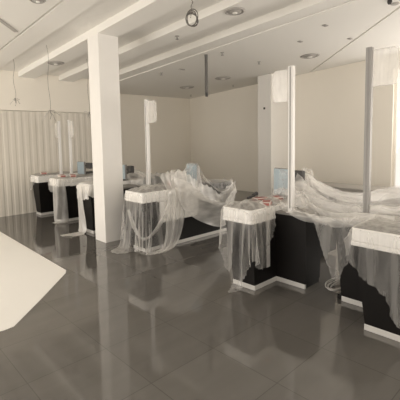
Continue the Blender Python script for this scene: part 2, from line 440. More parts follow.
# ------------------------------------------------------------------ checkout counters
FX, FASC, WTOP, LEN = 2.975, .845, .785, 1.86
BOX = {}
def rounded(x0, x1, y0, y1, r, n=6):
    pts = []
    for cx, cy, a0 in ((x1-r, y1-r, 0), (x0+r, y1-r, 90), (x0+r, y0+r, 180), (x1-r, y0+r, 270)):
        pts += [(cx + r*math.cos(math.radians(a0 + 90*k/n)), cy + r*math.sin(math.radians(a0 + 90*k/n))) for k in range(n+1)]
    return pts
def counter(key, y0, sgn, label, fx=FX, W1=.41, iout=.05, iin=.02, end=False, kick=.44, W2=.78):
    """y0 is the long side away from the cashier's wing; sgn says to which side the wing lies"""
    t = thing('checkout_counter', label, 'checkout counter', (fx, y0, 0), 'covered checkout counters in the hall')
    iw = .012 if iin < .1 else .07
    Y = lambda v: v * sgn
    # black front body, tapered towards the floor
    mb = MB(); i = iout
    mb.hexa([(.05,Y(i),.05),(LEN-.03,Y(i),.05),(LEN-.03,Y(W1-iin),.05),(.05,Y(W1-iin),.05),(.02,Y(.012),FASC-.02),(LEN-.02,Y(.012),FASC-.02),(LEN-.02,Y(W1-.012),FASC-.02),(.02,Y(W1-.012),FASC-.02)])
    mb.build('body', 'black', t)
    mb = MB(); mb.box((.463,Y(W1-.03),0),(.735,Y(W2-.02),.05)); mb.hexa([(.44,Y(W1-.03),.05),(.74,Y(W1-.03),.05),(.74,Y(W2-iw),.05),(.44,Y(W2-iw),.05),(.425,Y(W1-.01),WTOP-.025),(.76,Y(W1-.01),WTOP-.025),(.76,Y(W2),WTOP-.025),(.425,Y(W2),WTOP-.025)])
    mb.build('cashier_desk', 'black', t)
    mb = MB(); mb.box((.415,Y(W1+.002),WTOP-.025),(.77,Y(W2+.01),WTOP), .004); mb.build('desk_top', 'belt', t)
    mb = MB(); mb.box((.045,Y(i-.005),0),(LEN-.025 if end else kick,Y(W1-iin+.005),.05), .003); mb.build('kick_plate', 'kick', t)
    mb = MB(); mb.box((.437,Y(W1-.01),0),(.462,Y(W2-iw-.002),.05), .003); mb.build('kick_plate', 'kick', t)
    # white bumper frame round the belt
    ya, yb = sorted((Y(-.005), Y(W1)))
    mb = MB(); mb.prism(rounded(.006, 1.115, ya+.006, yb-.006, .032), FASC-.108, FASC, .008); mb.prism(rounded(0, 1.12, ya, yb, .035), FASC-.145, FASC-.108, .006); mb.build('bumper', 'fascia', t, False)
    mb = MB(); mb.prism(rounded(.02, 1.10, ya+.02, yb-.02, .03), FASC-.03, FASC+.003, .003)
    mb.build('conveyor_belt', 'belt', t)
    if end: mb = MB(); mb.box((LEN-.02,Y(-.005),.30),(LEN+.012,Y(W1),FASC+.004), .005); mb.build('end_panel', 'fascia', t)
    if end:
        pn = [(.30, FASC-.15), (.30, .39), (.98, .39)] + [(.98 + .07*math.sin(a), .46 - .07*math.cos(a)) for a in [k*math.pi/12 for k in range(1, 7)]] + [(1.05, FASC-.15)]
        b2 = bmesh.new()
        fa = [b2.verts.new((p, Y(-.002), q)) for p, q in pn]; fb = [b2.verts.new((p, Y(.03), q)) for p, q in pn]
        b2.faces.new(fa); b2.faces.new(fb[::-1])
        for k in range(len(pn)): b2.faces.new((fa[k], fa[(k+1) % len(pn)], fb[(k+1) % len(pn)], fb[k]))
        mb = MB(); mb.join(b2); mb.build('side_panel', 'fascia', t)
        mb = MB(); mb.tube([(p, Y(-.006), q) for p, q in pn[1:]], .009, 6); mb.build('panel_edge_strip', 'steel', t)
    # bright strip under the bumper, along the long side, turned up at its end
    pts = [(.25, Y(-.012), FASC-.148)] + [(1.02 + .10*math.sin(a), Y(-.012), FASC-.048-.10*math.cos(a)) for a in [k*math.pi/12 for k in range(7)]] + [(1.12, Y(-.012), FASC-.01)]
    mb = MB(); mb.tube(pts, .008, 6); mb.build('edge_strip', 'steel', t)
    BOX[key] = [(fx, fx+LEN, *sorted((y0+Y(-.01), y0+Y(W1))), 0, FASC), (fx+.41, fx+.78, *sorted((y0+Y(W1)-.02*sgn, y0+Y(W2+.01))), 0, WTOP)]
    return t
counter('1', 8.48, -1, 'black and white checkout counter nearest the ribbed wall', iout=.14, W2=.68)
counter('2', 7.06, 1, 'black and white checkout counter left of the column, plastic strips hanging down its front', iout=.02, iin=.12, W2=.68)
counter('3', 6.20, -1, 'checkout counter half hidden behind the white column', iout=.14)
counter('4', 4.28, 1, 'long checkout counter right of the column, showing its black side', iout=.02, iin=.14, W1=.46, end=True)
counter('5', 2.79, -1, 'checkout counter with a blue screen panel and black cashier desk facing front', iout=.12, iin=-.0)
counter('6', .92, 1, 'checkout counter nearest the camera, cut by the right edge', W1=.44, iout=.02, iin=.12)

def pole(y0, sgn, label, h, dx=.50, dy=.60, clear=False, fx=FX, z=WTOP, w_=.185):
    px, py = fx + dx, y0 + sgn*dy
    t = thing('lane_sign_pole', label, 'sign pole', (px, py, z), 'lane sign poles on the checkout counters')
    H = h - z
    mb = MB(); mb.box((-.025,-.028,.008),(.025,.028,H), .004); mb.build('pole', 'alu' if clear else 'pole', t)
    mb = MB(); mb.box((-.029,-.006,.05),(-.024,.006,H-.01)); mb.build('groove', 'pole_dark', t)
    mb = MB(); mb.box((-.036,-.04,0),(.036,.04,.009), .002); mb.build('base_plate', 'pole', t)
    # sign: flat blade with rounded outer corners, bowed slightly
    s = -sgn
    hh, r = .33, .05
    out = [(.038, 0), (.038+w_-r, 0)] + [(.038+w_-r+r*math.sin(a), r-r*math.cos(a)) for a in [k*math.pi/12 for k in range(1, 7)]] + [(.038+w_+.006, hh*.5)] + \
          [(.038+w_-r+r*math.cos(a), hh-r+r*math.sin(a)) for a in [k*math.pi/12 for k in range(0, 7)]] + [(.038, hh)]
    b2 = bmesh.new()
    fa = [b2.verts.new((-.018, s*p, H-.03-hh+q)) for p, q in out]; fb = [b2.verts.new((.018, s*p, H-.03-hh+q)) for p, q in out]
    b2.faces.new(fa); b2.faces.new(fb[::-1])
    for k in range(len(out)): b2.faces.new((fa[k], fa[(k+1) % len(out)], fb[(k+1) % len(out)], fb[k]))
    mb = MB(); mb.join(b2); sg = mb.build('sign_panel', 'sign_clear' if clear else 'sign', t)
    mb = MB(); mb.tube([(0, s*.036, H-.034), (0, s*(.038+w_-.02), H-.034)], .006, 6); mb.build('sign_rail', 'pole', sg)
    return t
pole(8.48, -1, 'pale sign pole on the counter nearest the ribbed wall', 2.0, dy=.45, w_=.12)
pole(7.06, 1, 'pale sign pole on the counter just left of the column', 2.0, dy=.46, w_=.12)
pole(4.28, 1, 'slim white sign pole right of the column, milky sign on its right', 2.19, dy=.53)
pole(2.79, -1, 'white sign pole before the blue panel, milky sign on its left', 2.315, dx=.46, dy=.582)
pole(.92, 1, 'tall grey sign pole nearest the right edge, clear sign', 2.40, dx=.645, dy=.572, clear=True, w_=.215)

# screens
def monitor(x, y, z, label, w=.30, h=.33, rot=0, back=False):
    t = thing('checkout_screen', label, 'screen', (x, y, z), 'checkout screens standing on counters')
    t.rotation_euler = (0, 0, math.radians(rot))
    mb = MB(); mb.box((-.09,-.08,0),(.09,.08,.02), .006); mb.build('base', 'dark', t)
    mb = MB(); mb.box((.015,-.02,.02),(.05,.02,.16), .005); mb.build('stand', 'dark', t)
    mb = MB(); mb.box((0,-w/2,.02),(.035,w/2,.02+h), .01); mb.build('housing', 'midgrey', t)
    mb = MB(); mb.box((-.008,-w/2+.006,.03),(-.001,w/2-.006,.012+h), .002); mb.build('screen', 'blue', t)
    if back:
        mb = MB(); mb.box((.02,-w/2-.02,h-.12),(.10,-w/2-.16,h+.0), .012); mb.box((.04,-w/2+.02,h-.08),(.06,-w/2-.1,h-.05)); mb.build('customer_display', 'dark', t)
    return t
monitor(3.62, 7.38, FASC+.003, 'grey blue screen panel on the counter left of the column', .26, .27, 5, True)
monitor(3.68, 5.92, FASC+.003, 'pale blue screen panel just right of the white column', .34, .27, -8, True)
monitor(3.98, 4.36, FASC+.003, 'blue screen panel draped in plastic on the long middle counter', .24, .32, 0)
monitor(3.92, 2.66, FASC+.003, 'blue screen panel beside the white sign pole', .235, .335, -3, True)
monitor(3.98, .98, FASC+.003, 'screen under plastic on the nearest counter', .26, .33, 0)
MON = {'6': (3.97, 4.02, .85, 1.11, .84, 1.20), '4': (3.96, 4.03, 4.24, 4.48, .84, 1.19), '5': (3.91, 3.97, 2.54, 2.78, .84, 1.20), '3': (3.67, 3.72, 5.75, 6.09, .84, 1.14)}

# packets
def packet(x, y, z, label, rot, l=.17, w=.10, h=.045, group=None):
    t = thing('packet', label, 'packet', (x, y, z), group); t.rotation_euler = (0, 0, math.radians(rot))
    mb = MB(); mb.box((-l/2,-w/2,0),(l/2,w/2,h), .008); mb.build('wrapper', 'paper', t)
    mb = MB(); mb.box((-l*.42,-w*.42,h),(l*.42,w*.42,h+.002)); mb.box((-l*.42,-w/2-.0015,h*.2),(l*.42,-w/2,h*.85)); mb.box((-l/2-.0015,-w*.4,h*.2),(-l/2,w*.4,h*.85)); mb.build('red_label', 'red', t)
packet(3.34, 2.46, FASC+.003, 'red and white packet under plastic, nearest the front end of its counter', 30, group='packets under plastic by the sign pole')
packet(3.50, 2.66, FASC+.003, 'red and white packet under plastic, just before the blue panel', -20, group='packets under plastic by the sign pole')
packet(3.68, 2.56, FASC+.003, 'red and white packet under plastic, right beside the white pole', 60, group='packets under plastic by the sign pole')
packet(3.20, 8.28, FASC+.003, 'red packet on the counter nearest the ribbed wall', 70, .22, .13, .05)
packet(3.18, 7.32, FASC+.003, 'red packet at the front of the counter left of the column', 80, .2, .12, .05)
packet(3.36, 7.22, FASC+.003, 'red packet beside the pole on the counter left of the column', 70, .2, .12, .05)
packet(3.72, 4.55, FASC+.003, 'brownish red packet on the long middle counter', 40, .2, .12, .06)
mb = MB(); mb.tube([(3.30,2.688,.905),(3.43,2.715,.918)], .013, 10); mb.tube([(3.43,2.715,.918),(3.52,2.735,.93)], [.02,.024], 10)
tag(mb.build('hand_scanner', 'dark'), 'small black handheld scanner lying on plastic covered counter', 'scanner')

# long low cabinet against the far right
t = thing('low_cabinet', 'long low grey cabinet in front of the right wall', 'cabinet', (7.0, .6, 0))
mb = MB(); mb.box((0,-3.0,0),(.6,3.9,.555)); mb.build('carcass', 'cab', t)
mb = MB(); mb.box((-.02,-3.02,.555),(.62,3.92,.585), .004); mb.build('worktop', 'cab', t)

# ------------------------------------------------------------------ ceiling fittings
def zceil(y, z0): return zc(y, z0)
def diffuser(x, y, z0, r, label):
    z = zceil(y, z0)
    t = thing('ceiling_diffuser', label, 'ceiling diffuser', (x, y, z), 'round air diffusers in the ceiling')
    t.rotation_euler = (math.atan(K), 0, 0)
    mb = MB(); mb.lathe([(r*.80, 0), (r, -.002), (r*1.0, -.010), (r*.82, -.022), (r*.74, -.012), (r*.74, 0)]); mb.build('rim', 'diff', t, True)
    mb = MB(); mb.lathe([(r*.30, -.004), (r*.66, -.006), (r*.64, -.016), (r*.30, -.026)]); mb.build('cone', 'diff', t, True)
    mb = MB(); mb.lathe([(.02, -.02), (r*.26, -.024), (r*.24, -.034), (.01, -.036)]); mb.build('centre_disc', 'ceil', t, True)
diffuser(3.93, 3.40, SOFFIT, .135, 'large round diffuser on the middle ceiling beam')
diffuser(3.06, 7.06, SOFFIT, .15, 'round diffuser on the beam left of the column')
diffuser(1.82, 4.62, RECESS-.05, .09, 'small dark round diffuser at the top left edge')
diffuser(7.00, 6.46, BACKC, .20, 'round diffuser right of the hanging black conduit')
diffuser(6.99, 7.79, BACKC, .20, 'round diffuser left of the hanging black conduit')
diffuser(7.00, 4.08, BACKC, .19, 'round diffuser beside the end of the diagonal ceiling slot')
def sprinkler(x, y, z0, label, s=1.0):
    t = thing('sprinkler', label, 'sprinkler', (x, y, zceil(y, z0)), 'sprinkler heads and sensors on the ceiling')
    mb = MB(); mb.lathe([(.035*s, 0), (.035*s, -.006), (.02*s, -.010)]); mb.build('rosette', 'diff', t)
    mb = MB(); mb.lathe([(.010*s, -.01), (.010*s, -.045*s), (.026*s, -.047*s), (.026*s, -.052*s)], n=14); mb.build('head', 'midgrey', t)
sprinkler(3.96, 4.62, SOFFIT, 'dark sprinkler on the middle beam below the wire coil')
sprinkler(5.25, 4.86, BACKC, 'sprinkler just right of the top of the hanging conduit')
sprinkler(5.29, 6.73, BACKC, 'sprinkler nearest the top of the slim white pole')
sprinkler(8.01, 8.75, BACKC, 'sprinkler in the far corner of the flat ceiling')
sprinkler(7.99, 7.0, BACKC, 'sprinkler near the wall right of the conduit tip')
sprinkler(6.46, 4.94, BACKC, 'sprinkler just above the dark spotted pilaster')
sprinkler(4.16, 8.40, RECESS, 'sprinkler beside the top of the white column, in the far recess')
def plate(x, y, label, w=.10, h=.07):
    t = thing('ceiling_plate', label, 'ceiling plate', (x, y, zceil(y, BACKC)), 'small plates on the flat rear ceiling')
    mb = MB(); mb.prism(rounded(-w/2, w/2, -h/2, h/2, .015), -.010, 0, .003); mb.build('cover', 'diff', t)
    mb = MB(); mb.prism(rounded(-w*.28, w*.28, -h*.28, h*.28, .008), -.014, -.009, .002); mb.build('centre', 'midgrey', t)
plate(5.50, 2.95, 'small flat plate right of centre on the flat ceiling')
plate(6.55, 3.05, 'small flat plate above the grey pole top, near the slot')
plate(5.92, 3.64, 'small flat plate above the white sign of the near pole')
plate(5.47, 6.25, 'long flat plate left of the conduit', .16, .06)
t = thing('ceiling_sensor', 'dark sensor with disc at the top right corner', 'ceiling sensor', (5.315, 1.95, zceil(1.95, BACKC)))
mb = MB(); mb.lathe([(.03, 0), (.03, -.03), (.018, -.05)], n=16); mb.build('body', 'dark', t)
t = thing('ceiling_plate', 'oval grey plate at the top right corner beside sensor', 'ceiling plate', (5.50, 1.95, zceil(1.95, BACKC)), 'small plates on the flat rear ceiling')
mb = MB(); mb.lathe([(.055, 0), (.055, -.008), (.04, -.014)], n=20); mb.build('cover', 'diff', t)
# linear slot at the top left
mb = MB(); a = Vector((1.30, 5.10)); b = Vector((1.985, 5.88)); d_ = (b - a).normalized(); q_ = Vector((-d_.y, d_.x))*.028
z1, z2 = zceil(a.y, RECESS-.05)-.001, zceil(b.y, RECESS-.05)-.001
mb.hexa([(a.x-q_.x,a.y-q_.y,z1-.008),(b.x-q_.x,b.y-q_.y,z2-.008),(b.x+q_.x,b.y+q_.y,z2-.008),(a.x+q_.x,a.y+q_.y,z1-.008),
         (a.x-q_.x,a.y-q_.y,z1),(b.x-q_.x,b.y-q_.y,z2),(b.x+q_.x,b.y+q_.y,z2),(a.x+q_.x,a.y+q_.y,z1)])
tag(mb.build('linear_grille', 'diff'), 'grey diagonal linear grille in the ceiling at the top left', 'grille')
# hanging conduit
zt = zceil(5.12, BACKC)
t = thing('hanging_conduit', 'dark conduit hanging straight down from the flat ceiling', 'conduit', (5.09, 5.12, zt))
mb = MB(); mb.tube([(0,0,0), (0,0,-.70)], .03, 12); mb.build('tube', 'conduit', t)
mb = MB(); mb.tube([(0,0,-.70), (0,0,-.775)], [.030, .024], 12); mb.build('end_cap', 'dark', t)
# loose wires
def wire(x, y, z0, zb, label, r, kind, seed):
    rng = random.Random(seed); zt = zceil(y, z0)
    t = thing('hanging_wire', label, 'wire', (x, y, zt), 'loose wires hanging from the ceiling')
    L = zt - zb
    mb = MB(); mb.tube([(0.02*math.sin(k*1.1), .015*math.cos(k*.9), -L*k/8) for k in range(9)], .0026 if kind != 'coil' else .005, 6); mb.build('cable', 'wire', t)
    if kind == 'coil':
        for q in range(4):
            pts = []
            ax, ay, tw = r*(.8+.25*rng.random()), r*(.62+.3*rng.random()), rng.random()*3
            for k in range(25):
                a = 2*math.pi*k/24; h = ax*math.cos(a)*math.sin(tw*.25)
                pts.append((.72*ax*math.cos(a), -.69*ax*math.cos(a) + .02*math.sin(a+q), -L - r + ay*1.2*math.sin(a) + .01*q))
            mb = MB(); mb.tube(pts, .0055, 6); mb.build('loop', 'wire', t, True)
        mb = MB(); mb.tube([(-.02,-.02,-L+.01), (-.07,-.06,-L-.05), (-.085,-.07,-L-.09)], .005, 6); mb.build('loose_end', 'wire', t)
    else:
        for q in range(7):
            a = q*.9 + rng.random(); ln = r*(.8+.9*rng.random()); dr = rng.uniform(-.9, .6)
            pts = [(.01*math.sin(q), .01, -L + .02*q/7)] + [(ln*k/4*math.sin(a) + .012*rng.uniform(-1, 1), ln*k/4*math.cos(a) + .012*rng.uniform(-1, 1), -L + dr*ln*k/4 - .05*(k/4)**2 + .012*rng.uniform(-1, 1)) for k in range(1, 5)]
            mb = MB(); mb.tube(pts, .0030, 6); mb.build('strand', 'wire' if q < 4 else 'whitewire', t, True)
        mb = MB(); mb.tube([(0,0,-L), (.02,.01,-L-r*.8), (-.01,-.01,-L-r*1.6)], .0038, 6); mb.build('strand', 'wire', t, True)
wire(2.42, 7.42, RECESS, 2.36, 'short loose wire tangle hanging at the far left', .08, 'tangle', 1)
wire(2.65, 6.44, RECESS, 2.09, 'longer loose wire tangle hanging left of the column', .09, 'tangle', 2)
wire(3.19, 3.44, SOFFIT, 3.09, 'coiled dark wire hanging from the beam right of the column', .085, 'coil', 3)
wire(3.62, 6.92, RECESS, 2.12, 'loose wire tangle peeping out beside the column edge', .07, 'tangle', 4)
mb = MB(); mb.box((7.688, 5.70, 2.26), (7.70, 5.75, 2.31), .003)
tag(mb.build('wall_sensor', 'dark'), 'small dark square sensor on the beige pilaster', 'sensor')
# coil of pale cable on the floor
mb = MB()
for q in range(3):
    rng = random.Random(q); rr = .13 + .03*q; pts = []
    for k in range(41):
        a = 2*math.pi*k/20 + q; pts.append((3.70 + rr*(1.1+.05*q)*math.cos(a) + .01*math.sin(3*a), 1.79 + rr*.52*math.sin(a) + .008*math.cos(2*a+q), .012 + .016*q + .008*(1+math.sin(a*1.5+q))))
    mb.tube(pts, .005, 6)
tag(mb.build('cable_coil', 'whitewire', None, True), 'loose coil of pale cable on the floor between the two nearest counters', 'cable')

# ------------------------------------------------------------------ plastic sheets
G = 'plastic dust sheets over the counters'
def inside(poly, X, Y):
    r = np.zeros(X.shape, bool); n = len(poly)
    for i in range(n):
        x1, y1 = poly[i]; x2, y2 = poly[(i+1) % n]
        c = ((y1 > Y) != (y2 > Y)) & (X < (x2-x1)*(Y-y1)/((y2-y1) + 1e-12) + x1)
        r ^= c
    return r
def cut_sheet(name, outline, z, boxes, label, d=.019, squeeze=(.95, .95), centre=None, hold=None, lift=.016, ridge=(.016, .13), **kw):
    """a sheet cut to an outline, laid level over the counter and let fall; outline in metres on the level"""
    o = np.array(outline); x0, y0 = o.min(0); x1, y1 = o.max(0)
    X, Y = np.meshgrid(np.arange(x0, x1 + d, d), np.arange(y0, y1 + d, d), indexing='ij')
    wob = .010*smooth_noise(*X.shape, 14, np.random.default_rng(kw.get('seed', 1)+50))
    keep = inside(outline, X + wob, Y + wob.T[:1, :1].mean() + wob[::-1])
    flat = np.stack([X, Y], -1)
    cx, cy = centre or (o[:, 0].mean(), o[:, 1].mean())
    P = np.stack([cx + (X-cx)*squeeze[0], cy + (Y-cy)*squeeze[1], np.full_like(X, z)], -1)
    if ridge:     # folds that will hang down: waves along y beyond the front, along x beyond the side
        A, lam = ridge
        nz = smooth_noise(*X.shape, 9, np.random.default_rng(kw.get('seed', 1)+33)); nz2 = smooth_noise(*X.shape, 5, np.random.default_rng(kw.get('seed', 1)+34))
        front = np.clip((FX - P[..., 0])/.12, 0, 1); side = np.clip((hold[2] - .03 - P[..., 1])/.12, 0, 1)*(1-front)
        am = A*(.6 + .5*nz2)
        P[..., 2] += am*(front*np.sin(2*math.pi*(Y + .035*nz)/lam) + side*np.sin(2*math.pi*(X + .035*nz)/lam))
    pins = []
    if hold:      # where the sheet lies taped and crumpled on the top
        rg = np.random.default_rng(kw.get('seed', 1)+70)
        q1, q2 = smooth_noise(*X.shape, max(6, X.shape[0]//4), rg), smooth_noise(*X.shape, max(5, X.shape[0]//8), rg)
        hx0, hx1, hy0, hy1, hz = hold
        sel = keep & (P[..., 0] > hx0) & (P[..., 0] < hx1) & (P[..., 1] > hy0) & (P[..., 1] < hy1)
        for i, j in zip(*np.nonzero(sel)): pins.append((i, j, (P[i, j, 0], P[i, j, 1], hz + lift*(abs(q1[i, j])*.7 + abs(q2[i, j])))))
    return tag(drape(name, flat, P, boxes, keep=keep, pins=pins, **kw), label, 'plastic sheet', G)
def resample(pts, t):
    p = np.array(pts, float); n = len(p)
    s = np.clip(np.asarray(t)*(n-1), 0, n-1); i = np.minimum(s.astype(int), n-2); w = (s - i)[:, None]
    g = lambda k: p[np.clip(k, 0, n-1)]
    a, b, c, e = g(i-1), g(i), g(i+1), g(i+2)
    return .5*((2*b) + (-a+c)*w + (2*a-5*b+4*c-e)*w**2 + (-a+3*b-3*c+e)*w**3)
def patch(name, rows, boxes, label, nu=60, nv=60, fu=1.0, fv=1.0, folds=('u', 6, .02), pins='top', pts=(), outline=None, ph=0.0, part_of=None, **kw):
    """a gathered sheet hung between guide lines (rows from top to bottom), folds seeded across it"""
    u, v = np.linspace(0, 1, nu), np.linspace(0, 1, nv)
    R = np.stack([resample(r, u) for r in rows])
    P = np.stack([resample(R[:, k], v) for k in range(nu)])
    lu = np.linalg.norm(np.diff(P, axis=0), axis=-1).mean(1)*fu; lv = np.linalg.norm(np.diff(P, axis=1), axis=-1).mean(0)*fv
    U, V = np.meshgrid(np.r_[0, np.cumsum(lu)], np.r_[0, np.cumsum(lv)], indexing='ij')
    g1 = np.gradient(P, axis=0); g2 = np.gradient(P, axis=1); nr = np.cross(g1, g2); nr /= np.linalg.norm(nr, axis=-1, keepdims=True) + 1e-9
    uu, vv = np.meshgrid(u, v, indexing='ij')
    rng = np.random.default_rng(kw.get('seed', 1)+90)
    wb = smooth_noise(nu, nv, 5, rng)
    t_ = (uu if folds[0] == 'u' else vv)*folds[1] + .18*wb + ph
    ampl = folds[2]*(.6 + .4*np.sin(3.1*t_ + 1))
    P = P + nr*(ampl*np.sin(2*math.pi*t_))[..., None]
    pl = []
    if pins == 'top': pl = [(i, 0, P[i, 0]) for i in range(nu)]
    for a, b in pts:
        i, j = int(round(a*(nu-1))), int(round(b*(nv-1))); pl.append((i, j, P[i, j]))
    keep = inside(outline, uu*.98+.01 + .012*wb, vv*.98+.01) if outline else None
    o = drape(name, np.stack([U, V], -1), P, boxes, pins=pl, keep=keep, noise=.4, **kw)
    if part_of:
        o.parent = part_of; return o
    return tag(o, label, 'plastic sheet', G)

B1, B2, B3, B4, B5, B6 = [BOX[k] for k in '123456']
# -- counter with the near white pole: a sheet with pointed tips over its front end
cut_sheet('plastic_sheet', [(2.86,2.88),(2.62,2.93),(2.52,2.82),(2.46,2.79),(2.38,2.76),(2.33,2.71),(2.40,2.66),(2.54,2.64),(2.60,2.60),(2.48,2.55),(2.30,2.52),(2.16,2.48),(2.12,2.44),(2.20,2.39),(2.34,2.33),(2.60,2.22),
    (2.80,2.0),(2.95,1.84),(3.08,1.80),(3.14,1.98),(3.28,2.04),(3.38,2.20),(3.36,2.34),(3.85,2.36),(3.86,2.78),(3.5,2.85),(3.2,2.84)], .875,
    B5 + [(3.2,3.75,2.45,2.66,.84,.885)], 'clear plastic sheet hanging in points over the white front end beside the near pole', squeeze=(.97,.88), centre=(3.3,2.58), hold=(3.03,3.9,2.43,2.75,.857), lift=.03, seed=3, material='film_hang')
# narrow strap over the side
patch('plastic_strip', [[(3.22,2.47,.90),(3.27,2.46,.90)],[(3.22,2.35,.85),(3.28,2.345,.855)],[(3.24,2.33,.62),(3.29,2.33,.63)],[(3.30,2.33,.40),(3.36,2.33,.41)]], B5,
    'pale twisted plastic strip dangling over the side beside the near pole', nu=8, nv=44, fu=1.2, folds=('u', 1, .006), material='film_milky', pins='top', steps=80, seed=31)
# -- the big swoop across to the nearest counter
B56 = B5 + B6 + [MON['5'], (4.0, 4.06, 2.32, 2.50, 1.0, 1.19), MON['6']]
swoop = patch('plastic_sheet', [
    [(3.44,2.66,.90),(3.43,2.30,.86),(3.40,1.98,.805),(3.40,1.80,.79),(3.41,1.60,.81),(3.36,1.36,.875),(3.25,.95,.88),(3.2,.4,.88),(3.2,-.1,.88)],
    [(3.70,2.60,.95),(3.70,2.36,1.0),(3.68,2.1,.95),(3.66,1.85,.89),(3.66,1.60,.90),(3.6,1.36,.93),(3.5,.95,.92),(3.5,.4,.90),(3.5,-.1,.88)],
    [(3.96,2.70,1.20),(3.99,2.42,1.21),(3.96,2.20,1.09),(3.94,1.92,.98),(3.92,1.66,1.02),(3.88,1.32,1.12),(3.9,1.0,1.21),(3.9,.75,1.2),(3.9,-.1,.9)],
    [(4.12,2.72,1.12),(4.15,2.46,1.15),(4.15,2.16,1.0),(4.15,1.9,.95),(4.15,1.66,.94),(4.12,1.32,.98),(4.12,1.0,1.08),(4.1,.75,1.08),(4.1,-.1,.9)],
    [(4.55,2.75,.88),(4.55,2.4,.87),(4.6,2.1,.82),(4.6,1.85,.80),(4.6,1.6,.82),(4.6,1.3,.87),(4.6,.95,.88),(4.6,.5,.88),(4.6,-.1,.88)]],
    B56, 'large plastic sheet swooping from the blue panel across to the nearest counter', nu=130, nv=84, fu=1.01, fv=1.40, folds=('v', 9, .05), pins=None,
    pts=[(k/24, .5) for k in range(25)] + [(k/16, 0) for k in range(17)] + [(k/12, 1) for k in range(13)] + [(k/16, .25) for k in range(17)],
    material='film_swoop', steps=45, fric=1.0, seed=5, smooth=2)
# heavier folds gathered within that sheet
def fold_row(axis, w, up, rows=5):
    return [[(x + up[0]*w*(k/(rows-1) - .5)*m, y, z - w*(k/(rows-1) - .5)*m + .02) for (x, y, z), m in zip(axis, mm_)] for k in range(rows) for mm_ in [[.55] + [1]*(len(axis)-2) + [.8]]]
for ax, w, sd in (
    ([(4.0,2.41,1.20),(3.97,2.22,1.09),(3.94,1.95,.99),(3.90,1.70,.99),(3.86,1.40,1.08),(3.86,1.05,1.20)], .10, 41),
    ([(3.93,2.44,1.17),(3.86,2.22,1.01),(3.78,1.95,.90),(3.70,1.68,.88),(3.60,1.40,.94),(3.55,1.0,.97)], .13, 42),
    ([(3.82,2.45,1.06),(3.68,2.22,.93),(3.56,1.95,.84),(3.48,1.70,.83),(3.42,1.45,.88),(3.34,1.15,.90)], .12, 43),
    ([(3.45,2.36,.89),(3.41,2.15,.83),(3.39,1.92,.80),(3.38,1.72,.80),(3.38,1.52,.84),(3.34,1.30,.89)], .07, 44)):
    patch('gathered_fold', fold_row(ax, w, (-1.1, 0, 0)), B56, '', nu=64, nv=22, fu=1.01, fv=1.7, folds=('v', 3, .03), pins=None, pts=[(k/12, .5) for k in range(13)], steps=24, fric=1.0, seed=sd, smooth=2, material='film_fold', part_of=swoop)
# flap in the gap between the two cashier desks
patch('plastic_sheet', [[(3.41,1.97,.80),(3.40,1.80,.79),(3.39,1.62,.81),(3.34,1.42,.87)],[(3.37,1.93,.65),(3.36,1.80,.62),(3.35,1.70,.64),(3.32,1.56,.70)],[(3.38,1.90,.48),(3.37,1.82,.44),(3.36,1.76,.47),(3.35,1.66,.54)],[(3.40,1.87,.30),(3.39,1.83,.26),(3.38,1.80,.29),(3.37,1.74,.4)]],
    B5+B6, 'small plastic flap hanging in the gap between the two nearest counters', nu=38, nv=36, fu=1.12, fv=.98, folds=('u', 4, .022), pins='top', steps=60, seed=7, material='film',
    outline=[(-.1,-.1),(1.1,-.1),(1.1,.35),(.86,.42),(.80,.72),(.62,.86),(.5,1.1),(.28,1.1),(.22,.8),(.12,.6),(.02,.3)])
# -- nearest counter
cut_sheet('plastic_sheet', [(3.6,1.38),(3.3,1.42),(2.96,1.44),(2.80,1.42),(2.67,1.33),(2.60,1.22),(2.565,1.12),(2.55,1.06),(2.47,1.02),(2.36,.96),(2.32,.91),(2.40,.84),(2.52,.74),(2.66,.62),(2.9,.5),(3.1,.42),(3.6,.42)], .875,
    B6, 'clear plastic sheet hanging from the nearest counter at the right edge', squeeze=(.98,.95), centre=(3.3,1.05), hold=(3.03,3.7,.30,1.30,.857), seed=8, material='film_hang')
# -- long middle counter: sheet round its front end
cut_sheet('plastic_sheet', [(2.9,4.80),(2.6,4.88),(2.30,4.86),(2.12,4.76),(2.10,4.60),(2.16,4.50),(2.26,4.42),(2.30,4.28),(2.40,4.10),(2.50,3.95),(2.68,3.74),(2.85,3.58),(3.1,3.48),(3.34,3.48),(3.46,3.6),(3.5,3.9),(3.55,4.3),(3.75,4.4),(3.75,4.78),(3.3,4.80)], .875,
    B4, 'clear plastic sheet wrapping the front end of the long middle counter', squeeze=(.95,.93), centre=(3.3,4.45), hold=(3.04,3.8,4.34,4.68,.857), lift=.022, seed=11, steps=200, material='film_hang')
# swag looped across the corner
patch('plastic_strip', [[(2.93,4.56,.62),(2.86,4.42,.53),(2.88,4.26,.47),(3.05,4.20,.47),(3.25,4.20,.56),(3.40,4.22,.70)],[(2.91,4.56,.60),(2.83,4.42,.50),(2.85,4.24,.44),(3.03,4.17,.44),(3.24,4.18,.52),(3.40,4.20,.66)],[(2.93,4.56,.58),(2.86,4.42,.47),(2.88,4.26,.41),(3.05,4.20,.41),(3.25,4.20,.48),(3.40,4.22,.62)]],
    B4, 'plastic swag looped across the corner of the long middle counter', nu=50, nv=12, fu=1.04, fv=1.4, folds=('v', 2, .012), pins=None, pts=[(0,0),(0,.5),(0,1),(1,0),(1,.5),(1,1)], steps=50, seed=12, material='film_thick')
